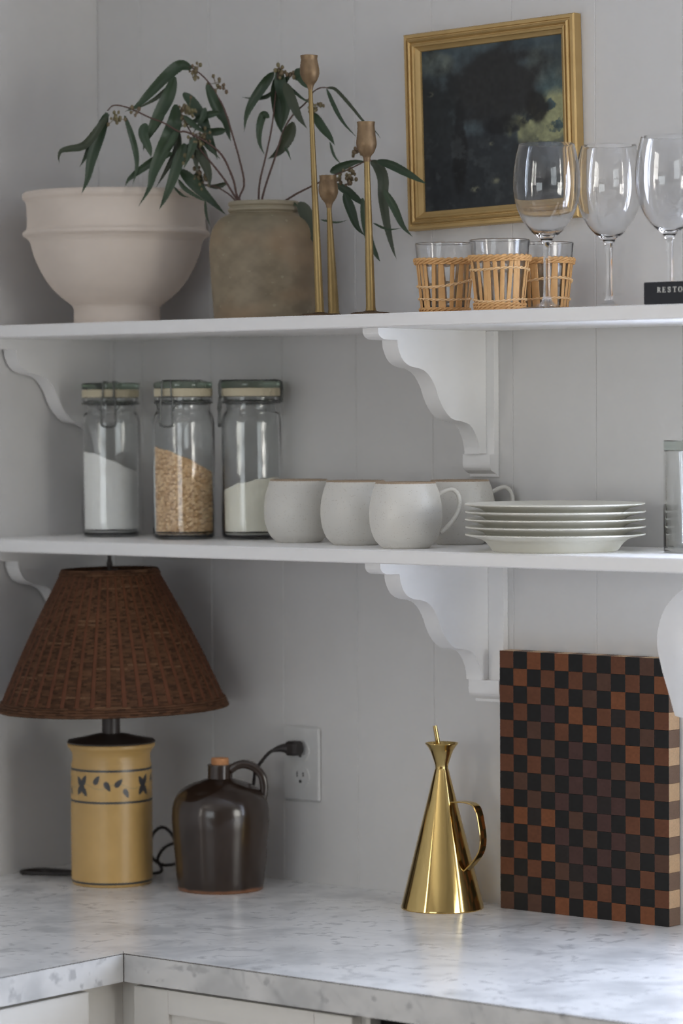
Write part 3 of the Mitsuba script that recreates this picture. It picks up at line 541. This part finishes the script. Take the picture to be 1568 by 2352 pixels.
# ------------------------------------------------------------------ middle shelf
def jar(x, y, turn, zl, zr, mat, fill, label):
    """Storage jar; turn is where its clasp faces (radians from +x), its content's top falls from zl on the left to zr on the right."""
    j = thing('storage_jar', label, 'jar', 'clip-top storage jars on the middle shelf'); at = (x, y, ZM + .0003)
    R0 = .0455
    o = [(0, .0), (.0385, 0), (.0435, .0025), (.0455, .009), (.0457, .03), (.0457, .176)] + [tuple(q) for q in curve([(.0452, .183), (.0425, .190), (.0398, .1945), (.0392, .203), (.0400, .210)], 4)] + [(.0428, .2115), (.0430, .2165), (.0415, .2175)]
    i = [(.0375, .2175), (.0362, .205), (.0366, .195), (.0395, .186), (.0418, .176), (.0420, .02), (.0414, .0085), (.037, .0045), (0, .0038)]
    add('glass_body', lathe(o + i, 72, 2.35, turn), 'mat_jar_glass', j, smooth=40, at=at)
    add('gasket', lathe([(.0370, .2179), (.0440, .2179), (.0446, .2190), (.0446, .2290), (.0440, .2300), (.0370, .2300)], 64, closed=True), 'mat_gasket', j, smooth=40, at=at, label='cream rubber ring')
    add('lid', lathe([(0, .2302), (.0438, .2302), (.0452, .2320), (.0452, .2380), (.0440, .2402), (.0400, .2408), (.0, .2400)], 64), 'mat_lid_glass', j, smooth=40, at=at, label='green-tinted glass lid')
    ring = lambda r, z: [(r * math.cos(q), r * math.sin(q), z) for q in np.linspace(0, 2 * math.pi, 60, endpoint=False)]
    c_, s_ = math.cos(turn), math.sin(turn); fr = lambda a, b, z: (c_ * a - s_ * b, s_ * a + c_ * b, z)     # a outwards at the clasp, b along the side
    add('wire_ring', loop_tube(ring(.0442, .2085), .0014, 6), 'mat_wire', j, smooth=True, at=at)
    add('clasp', cat([loop_tube(curve([fr(.0470, -.0108, .2150), fr(.0480, -.0108, .190), fr(.0486, -.0100, .1735), fr(.0486, .0100, .1735), fr(.0480, .0108, .190), fr(.0470, .0108, .2150), fr(.0465, .0085, .2165), fr(.0465, -.0085, .2165)], 3), .0015, 6),
                      tube(curve([fr(.0468, -.0190, .2085), fr(.0488, -.0150, .2000), fr(.0490, -.0108, .1960)], 4), .0011, 6), tube(curve([fr(.0468, .0190, .2085), fr(.0488, .0150, .2000), fr(.0490, .0108, .1960)], 4), .0011, 6)]), 'mat_wire', j, smooth=True, at=at, label='bent wire clasp')
    add('bail', cat([tube(curve([fr(.0468, b, .2160), fr(.0478, b, .2290), fr(.0468, b * .9, .2395), fr(.0400, b * .8, .2418), fr(-.02, b * .8, .2418), fr(-.0400, b * .8, .2418), fr(-.0470, b, .2360), fr(-.0462, b, .2085)], 4), .0014, 6) for b in (-.0085, .0085)]), 'mat_wire', j, smooth=True, at=at, label='wire bail over the lid')
    # content: a body that fills the jar up to its sloping top
    rr = [.0, .012, .022, .031, .0375, .0413]; n = 60; v, f = [], []
    th = np.arange(n) / n * 2 * np.pi; kk = (np.abs(np.cos(th)) ** 2.35 + np.abs(np.sin(th)) ** 2.35) ** (-1 / 2.35)
    top = lambda x_, y_: zl + (zr - zl) * (.5 + (x_ * RIGHT[0] + y_ * RIGHT[1]) / .083) + .0016 * math.sin(x_ * 160) * math.cos(y_ * 140) - .006 * ((x_ * VIEW[0] + y_ * VIEW[1]) / .04)
    rings = [(r, 'top') for r in rr[1:]] + [(.0414, z) for z in (.06, .03, .0098)] + [(.0362, .0052)]
    v.append((0, 0, top(0, 0)))
    for r, z in rings:
        for t_, k_ in zip(th, kk):
            X, Y = r * k_ * math.cos(t_ + turn), r * k_ * math.sin(t_ + turn); v.append((X, Y, top(X, Y) - (.0008 if r > .041 else 0) if z == 'top' else z))
    for k in range(n): f.append((0, 1 + k, 1 + (k + 1) % n))
    for q in range(len(rings) - 1):
        for k in range(n):
            a, b = 1 + q * n, 1 + (q + 1) * n; k2 = (k + 1) % n
            f += [(a + k, b + k, b + k2), (a + k, b + k2, a + k2)]
    v.append((0, 0, .0048)); e = len(v) - 1; a = 1 + (len(rings) - 1) * n
    for k in range(n): f.append((a + (k + 1) % n, a + k, e))
    add(fill, trimesh.Trimesh(np.array(v), np.array(f), process=False), mat, j, smooth=35, at=at)
jar(.1130, -.0950, math.atan2(-.777, .63) + .0, .133, .097, 'mat_flour', 'flour', 'storage jar of white flour, leftmost of the three jars')
jar(.2830, -.1140, math.atan2(-.777, .63) - .52, .140, .101, 'mat_oats', 'oats', 'storage jar of tan oats, middle of the three jars')
jar(.3720, -.0590, math.atan2(-.777, .63) - 1.40, .074, .092, 'mat_cream', 'cream_flour', 'storage jar of cream-coloured flour beside the mugs')

def mug(x, y, turn, label):
    m = thing('mug', label, 'mug', 'round speckled mugs on the middle shelf'); at = (x, y, ZM + .0002)
    add('body', lathe([(0, .002), (.0300, .0016), (.0318, 0), (.0338, .0012)] + [tuple(q) for q in curve([(.0350, .0022), (.0435, .0115), (.0492, .0260), (.0515, .0440), (.0506, .0620), (.0472, .0780), (.0436, .0885), (.0426, .0918)], 6)] + [(.0417, .0930), (.0404, .0918)] + [tuple(q) for q in curve([(.0410, .0880), (.0448, .0770), (.0482, .0600), (.0488, .0440), (.0462, .0240), (.0380, .0110), (.02, .0065), (0, .006)], 4)], 72), 'mat_mug', m, smooth=40, at=at)
    add('rim', lathe([(.0431, .0912), (.0425, .0925), (.0417, .0934), (.0404, .0925), (.0405, .0912), (.0417, .0926)], 64, closed=True), 'mat_mug_rim', m, smooth=50, at=at, label='bare brown rim')
    c_, s_ = math.cos(turn), math.sin(turn)
    hp = [(c_ * a, s_ * a, z) for a, z in curve([(.0420, .0730), (.0520, .0785), (.0640, .0825), (.0725, .0775), (.0762, .0665), (.0745, .0520), (.0660, .0375), (.0560, .0270), (.0480, .0215)], 6)]
    add('handle', tube(hp, 1, 10, flat=(.0150, .0062, (-s_, c_, 0))), 'mat_mug', m, smooth=True, at=at)
TR = math.atan2(.63, .777)
mug(.5165, -.1200, TR + 1.9, 'round speckled off-white mug next to the jars')
mug(.6495, -.1500, TR + 1.9, 'round speckled off-white mug, second from the jars')
mug(.7859, -.2080, TR + .05, 'round speckled off-white mug standing frontmost with its handle in full view')
mug(.7676, -.0565, TR - .05, 'round speckled off-white mug at the wall, behind the frontmost mug')

pp = [(0, .0012), (.0820, .0012), (.0835, 0), (.0855, 0), (.0868, .0016)] + [tuple(q) for q in curve([(.0900, .0060), (.0950, .0118), (.1010, .0160), (.1110, .0188), (.1228, .0214)], 4)] + [(.1238, .0222), (.1238, .0236), (.1225, .0242)] + [tuple(q) for q in curve([(.1200, .0237), (.1100, .0214), (.1000, .0186), (.0935, .0142), (.0880, .0106), (.0800, .0098), (0, .0098)], 4)]
names = ['lowest plate of the stack of cream plates', 'second plate from the bottom of the cream stack', 'middle plate of the stack of five cream plates', 'second plate from the top of the cream stack', 'top plate of the stack of five cream plates']
for k, nm in enumerate(names):
    p = thing('dinner_plate', nm, 'plate', 'stacked dinner plates on the middle shelf')
    add('dish', lathe(pp, 96), 'mat_plate', p, smooth=40, at=(1.0160 + (0, .0015, -.001, .001, -.0012)[k], -.1700 + (0, -.001, .0015, -.0005, .001)[k], ZM + .0002 + .0104 * k))

g = thing('glass_canister', 'clear glass canister at the right edge beside the plates', 'canister'); at = (1.2120, -.0985, ZM + .0003)
add('body', lathe([(0, 0), (.0535, 0), (.0550, .002), (.0550, .1365), (.0540, .1375), (.0515, .1375), (.0512, .1360), (.0512, .008), (.049, .006), (0, .006)], 72), 'mat_jar_glass', g, smooth=40, at=at)
add('lid', lathe([(0, .1378), (.0545, .1378), (.0552, .1390), (.0552, .1500), (.0540, .1510), (0, .1510)], 72), 'mat_flat_lid', g, smooth=40, at=at, label='thick flat glass lid')

# white rounded shade hanging under the middle shelf
h = thing('hanging_shade', 'white rounded shade hanging under the middle shelf at the right edge', 'shade')
hp = [(.0516, 0)] + [tuple(q) for q in curve([(.0535, .006), (.0600, .030), (.0685, .060), (.0738, .086), (.0747, .100), (.0735, .112), (.0690, .130), (.0600, .147), (.0440, .163), (.0240, .1715), (.0130, .1745)], 6)]
add('shell', lathe(hp + [(r - .0025, z - .001) for r, z in hp[::-1]], 80, closed=True), 'mat_shade_white', h, smooth=40, at=(1.2915, -.200, 1.2332))
add('fitting', lathe([(0, .1690), (.0130, .1690), (.0130, .1800), (.0060, .1850), (.0060, .1897), (0, .1897)], 24), 'mat_shade_white', h, smooth=40, at=(1.2915, -.200, 1.2332))

# ------------------------------------------------------------------ on the counter
lamp = thing('table_lamp', 'table lamp with a brown woven rattan shade and a yellow crock base', 'lamp'); at = (.1920, -.1835, 0)
add('base', lathe([(0, ZC + .0003), (.0590, ZC + .0003), (.0612, ZC + .003), (.0622, ZC + .008), (.0624, 1.03), (.0622, 1.085), (.0612, 1.098), (.0598, 1.104)] + [tuple(q) for q in curve([(.0596, 1.1065), (.0600, 1.114), (.0630, 1.1205), (.0665, 1.1245), (.0670, 1.1285), (.0655, 1.1305)], 5)] + [(0, 1.1305)], 96), 'mat_yellow_ware', lamp, smooth=40, at=at, label='yellow stoneware base with blue bands and a vine of leaves')
add('cap', lathe([(0, 1.1306), (.0672, 1.1306), (.0678, 1.1325), (.066, 1.1345), (.045, 1.1385), (.025, 1.1435), (.016, 1.1445), (0, 1.1445)], 64), 'mat_dark_brown', lamp, smooth=40, at=at)
add('neck', lathe([(0, 1.1446), (.0140, 1.1446), (.0140, 1.1900), (.010, 1.196), (.004, 1.20), (.004, 1.398), (0, 1.398)], 32), 'mat_dark_brown', lamp, smooth=40, at=at)
SC = P3(.1950, -.1815, 1.1830); SH = .2130; tilt = math.radians(1.1)
def shade_tf(v):                      # the shade sits a little askew
    v = np.array(v, float); out = v.copy(); k = v @ RIGHT; z = v[:, 2]
    k2 = k * math.cos(tilt) - z * math.sin(tilt); z2 = k * math.sin(tilt) + z * math.cos(tilt)
    out += (k2 - k)[:, None] * RIGHT[None]; out[:, 2] = z2; return out + SC
rs = lambda z: .1755 + (.0725 - .1755) * z / SH + .004 * math.sin(math.pi * z / SH)
rows, ncol = 88, 96
pro = []
for k in range(rows * 2 + 1):
    z = SH * k / (rows * 2); pro.append((rs(z) + .0006 * (1 if k % 2 else -1), z))
inner = [(r - .004, z) for r, z in [(rs(0), 0), (rs(SH * .5), SH * .5), (rs(SH), SH)][::-1]]
def weave_disp(v):
    th = np.arctan2(v[:, 1], v[:, 0]); row = np.round(v[:, 2] / SH * rows)
    k = .0006 * np.sin(th * 44 + row * np.pi); k[np.hypot(v[:, 0], v[:, 1]) < np.vectorize(rs)(v[:, 2]) - .003] = 0
    v = v.copy(); r = np.hypot(v[:, 0], v[:, 1]); v[:, :2] *= ((r + k) / r)[:, None]; return shade_tf(v)
sh = add('shade', lathe(pro + inner, 176, disp=weave_disp, closed=True), 'mat_weave', lamp, smooth=True, label='brown woven rattan shade')
for k in range(44):
    a = k * 2 * math.pi / 44; pts = [((rs(z) - .0002) * math.cos(a), (rs(z) - .0002) * math.sin(a), z) for z in np.linspace(.006, SH - .004, 8)]
    w_ = np.linspace(1.0, .45, 8)
    add('stake', tube(shade_tf(pts), w_, 6, flat=(.0080, .0026, (-math.sin(a), math.cos(a), 0))), 'mat_stake', sh, smooth=True)
def coil(z0, z1, n, rr, out=.0015): return cat([loop_tube(shade_tf([((rs(z) + out) * math.cos(q), (rs(z) + out) * math.sin(q), z) for q in np.linspace(0, 2 * math.pi, 90, endpoint=False)]), rr, 8) for z in np.linspace(z0, z1, n)])
add('trim', coil(.002, .013, 4, .0024, .0010), 'mat_weave', sh, smooth=True); add('trim', coil(SH - .006, SH, 3, .0020, .0006), 'mat_weave', sh, smooth=True)
fb = shade_tf([(0, 0, SH)])[0]
add('finial', lathe([(0, -.004), (.0030, -.004), (.0034, .004), (.0050, .008), (.0040, .012), (.0026, .016), (.0032, .021), (.0018, .0245), (0, .025)], 20), 'mat_dark_brown', lamp, smooth=40, at=fb)
add('spider', cat([tube(shade_tf([((rs(SH) - .003) * math.cos(a), (rs(SH) - .003) * math.sin(a), SH - .003), (0, 0, SH - .001)]), .0016, 6) for a in (0, 2.1, 4.2)]), 'mat_dark_brown', lamp, smooth=True)
cord = [(.405, -.040, 1.1215), (.392, -.046, 1.1140), (.3716, -.050, 1.0900), (.3620, -.046, 1.0700), (.350, -.036, 1.02), (.335, -.030, .96), (.315, -.035, .922), (.280, -.060, .9175)]
lp = [(.250, -.062, .925), (.215, -.052, .945), (.195, -.050, .975), (.178, -.055, .985), (.162, -.060, .970), (.165, -.065, .940), (.190, -.062, .9270), (.225, -.056, .938), (.215, -.05, .962), (.185, -.052, .955), (.172, -.058, .935), (.195, -.075, .919), (.185, -.115, .9180)]
add('cord', tube(curve(cord + lp, 6), .0026, 8), 'mat_cord', lamp, smooth=True)
add('cord', tube(curve([(.150, -.128, .9172), (.105, -.146, .9175), (.0629, -.1536, .9175), (.0300, -.1620, .9178), (.0150, -.1780, .9178), (.0130, -.1980, .9178), (.0260, -.2070, .9178), (.0600, -.1920, .9176), (.100, -.1640, .9174), (.140, -.130, .9174)], 6), .0030, 8), 'mat_cord', lamp, smooth=True)
pl = cat([bx(.4130, .4350, -.036, -.0120, 1.1110, 1.1330, .004), tube([(.4150, -.0300, 1.1220), (.4080, -.0370, 1.1222), (.4000, -.0430, 1.1190)], [.0085, .0055, .0035], 10)])
add('plug', pl, 'mat_cord', lamp, smooth=30)

o = thing('wall_outlet', 'white duplex wall outlet plate behind the brown jug', 'outlet'); ox, oz = .4228, 1.0967
add('plate', bx(ox - .0365, ox + .0365, -.0062, -.0003, oz - .0573, oz + .0573, .0028), 'mat_outlet', o, smooth=20)
for dz in (.0197, -.0197):
    rc = add('receptacle', extrude(affinity.scale(Point(0, 0).buffer(1, 24), .0172, .0172).intersection(sbox(-.02, -.0142, .02, .0142)), .0016), 'mat_outlet', o); m = None
    q = trimesh.Trimesh(*[np.array(z_) for z_ in (extrude(Point(0, 0).buffer(.0172, 24).intersection(sbox(-.02, -.0142, .02, .0142)), .0016).vertices, extrude(Point(0, 0).buffer(.0172, 24).intersection(sbox(-.02, -.0142, .02, .0142)), .0016).faces)], process=False)
    v = q.vertices.copy(); q.vertices = np.c_[ox + v[:, 0], -.0062 - v[:, 2], oz + dz + v[:, 1]]; q.fix_normals(); scene[rc] = ply(q, 'mat_outlet')
    add('slot', cat([bx(ox - .0072, ox - .0050, -.0081, -.0074, oz + dz - .001, oz + dz + .0075), bx(ox + .0048, ox + .0068, -.0081, -.0074, oz + dz, oz + dz + .0068), bx(ox - .0022, ox + .0022, -.0081, -.0074, oz + dz - .0098, oz + dz - .0050)]), 'mat_slot', rc)

jg = thing('jug', 'dark brown glazed stoneware jug with a cork beside the lamp', 'jug'); at = (.3675, -.1310, ZC + .0002)
add('body', lathe([(0, 0), (.0625, 0), (.0648, .002), (.0652, .005)] + [tuple(q) for q in curve([(.0662, .012), (.0695, .050), (.0722, .085), (.0736, .105), (.0728, .124), (.0680, .140), (.0580, .1515), (.0420, .1600), (.0290, .1645), (.0215, .1670)], 6)] + [(.0188, .1680), (.0186, .1850), (.0192, .1875), (.0185, .1890), (.0140, .1890), (.0135, .17), (0, .168)], 80), 'mat_jug', jg, smooth=40, at=at)
add('cork', lathe([(0, .170), (.0128, .170), (.0133, .196), (.0128, .1985), (0, .199)], 32), 'mat_cork', jg, smooth=40, at=at)
hd = np.array([.792, .611, 0]); sd = np.array([-.611, .792, 0])
hpts = [tuple(hd * a + np.array([0, 0, z])) for a, z in curve([(.0150, .1800), (.0260, .1870), (.0380, .1890), (.0520, .1840), (.0630, .1720), (.0665, .1570), (.0660, .1440), (.0640, .1340)], 6)]
add('handle', tube(hpts, 1, 12, flat=(.0200, .0125, sd)), 'mat_jug', jg, smooth=True, at=at)

cr = thing('oil_cruet', 'polished brass cone-shaped oil cruet with a strap handle', 'cruet'); at = (.7495, -.0790, ZC + .0002)
add('body', lathe([(0, .0), (.0592, 0), (.0602, .0012), (.0600, .003)] + [(.0600 + (.0102 - .0600) * t, .003 + .198 * t) for t in (.15, .3, .45, .6, .75, .9, 1)] + [tuple(q) for q in curve([(.0092, .2030), (.0098, .2085), (.0128, .2180), (.0170, .2290), (.0228, .2375), (.0240, .2392)], 5)] + [(.0238, .2402), (.0222, .2388), (.0165, .2300), (.0110, .2180), (0, .2170)], 96), 'mat_brass', cr, smooth=30, at=at)
sp0 = P3(-.0010, -.0005, .2170); sp1 = P3(-.0075, -.0060, .2650)
add('spout', cat([tube([sp0, sp0 * .5 + sp1 * .5, sp1], [.0036, .0034, .0031], 16)]), 'mat_brass', cr, smooth=40, at=at)
h_dir = RIGHT * math.sin(.87) - VIEW * math.cos(.87); h_sd = np.array([-h_dir[1], h_dir[0], 0])
hp = [tuple(h_dir * a + np.array([0, 0, z])) for a, z in curve([(.0208, .1555), (.0400, .1572), (.0580, .1552), (.0672, .1465), (.0725, .1260), (.0752, .1060), (.0720, .0880), (.0600, .0715), (.0450, .0575)], 6)]
add('handle', tube(hp, 1, 12, flat=(.0150, .0026, h_sd)), 'mat_brass', cr, smooth=35, at=at)

# end-grain board: twelve by fifteen blocks, every block a part
bd = thing('chopping_board', 'thick chequered end-grain chopping board of black and brown blocks leaning at the wall', 'chopping board')
BX0, BX1, BY0, BY1, BZ0, BZ1 = .8175, 1.1085, -.0290, -.0015, ZC + .0003, 1.2885
cw, chh = (BX1 - BX0) / 12, (BZ1 - BZ0) / 15
rb = random.Random(5)
block = ply(bx(0, cw - .00012, BY0, BY1, 0, chh - .00012, .0003), 'mat_end_black')
for r in range(15):                                   # r = 0 is the top row
    for c in range(12):
        dark = (r + c) % 2 == 1
        mid = 1 if (4 <= c <= 8 and 5 <= r <= 12) or (3 <= c <= 3 and 3 <= r <= 8) else 0
        if dark: mat = 'mat_end_black' if rb.random() < .86 else 'mat_end_dark'
        elif mid: mat = rb.choice(['mat_end_plum', 'mat_end_plum', 'mat_end_umber'])
        else: mat = rb.choice(['mat_end_russet', 'mat_end_brown', 'mat_end_brown', 'mat_end_umber'])
        off = (rb.random() - .5) * .0003
        add('block', {**block, 'bsdf': {'type': 'ref', 'id': mat}, 'to_world': T().translate([BX0 + c * cw, off, BZ1 - (r + 1) * chh])}, None, bd)
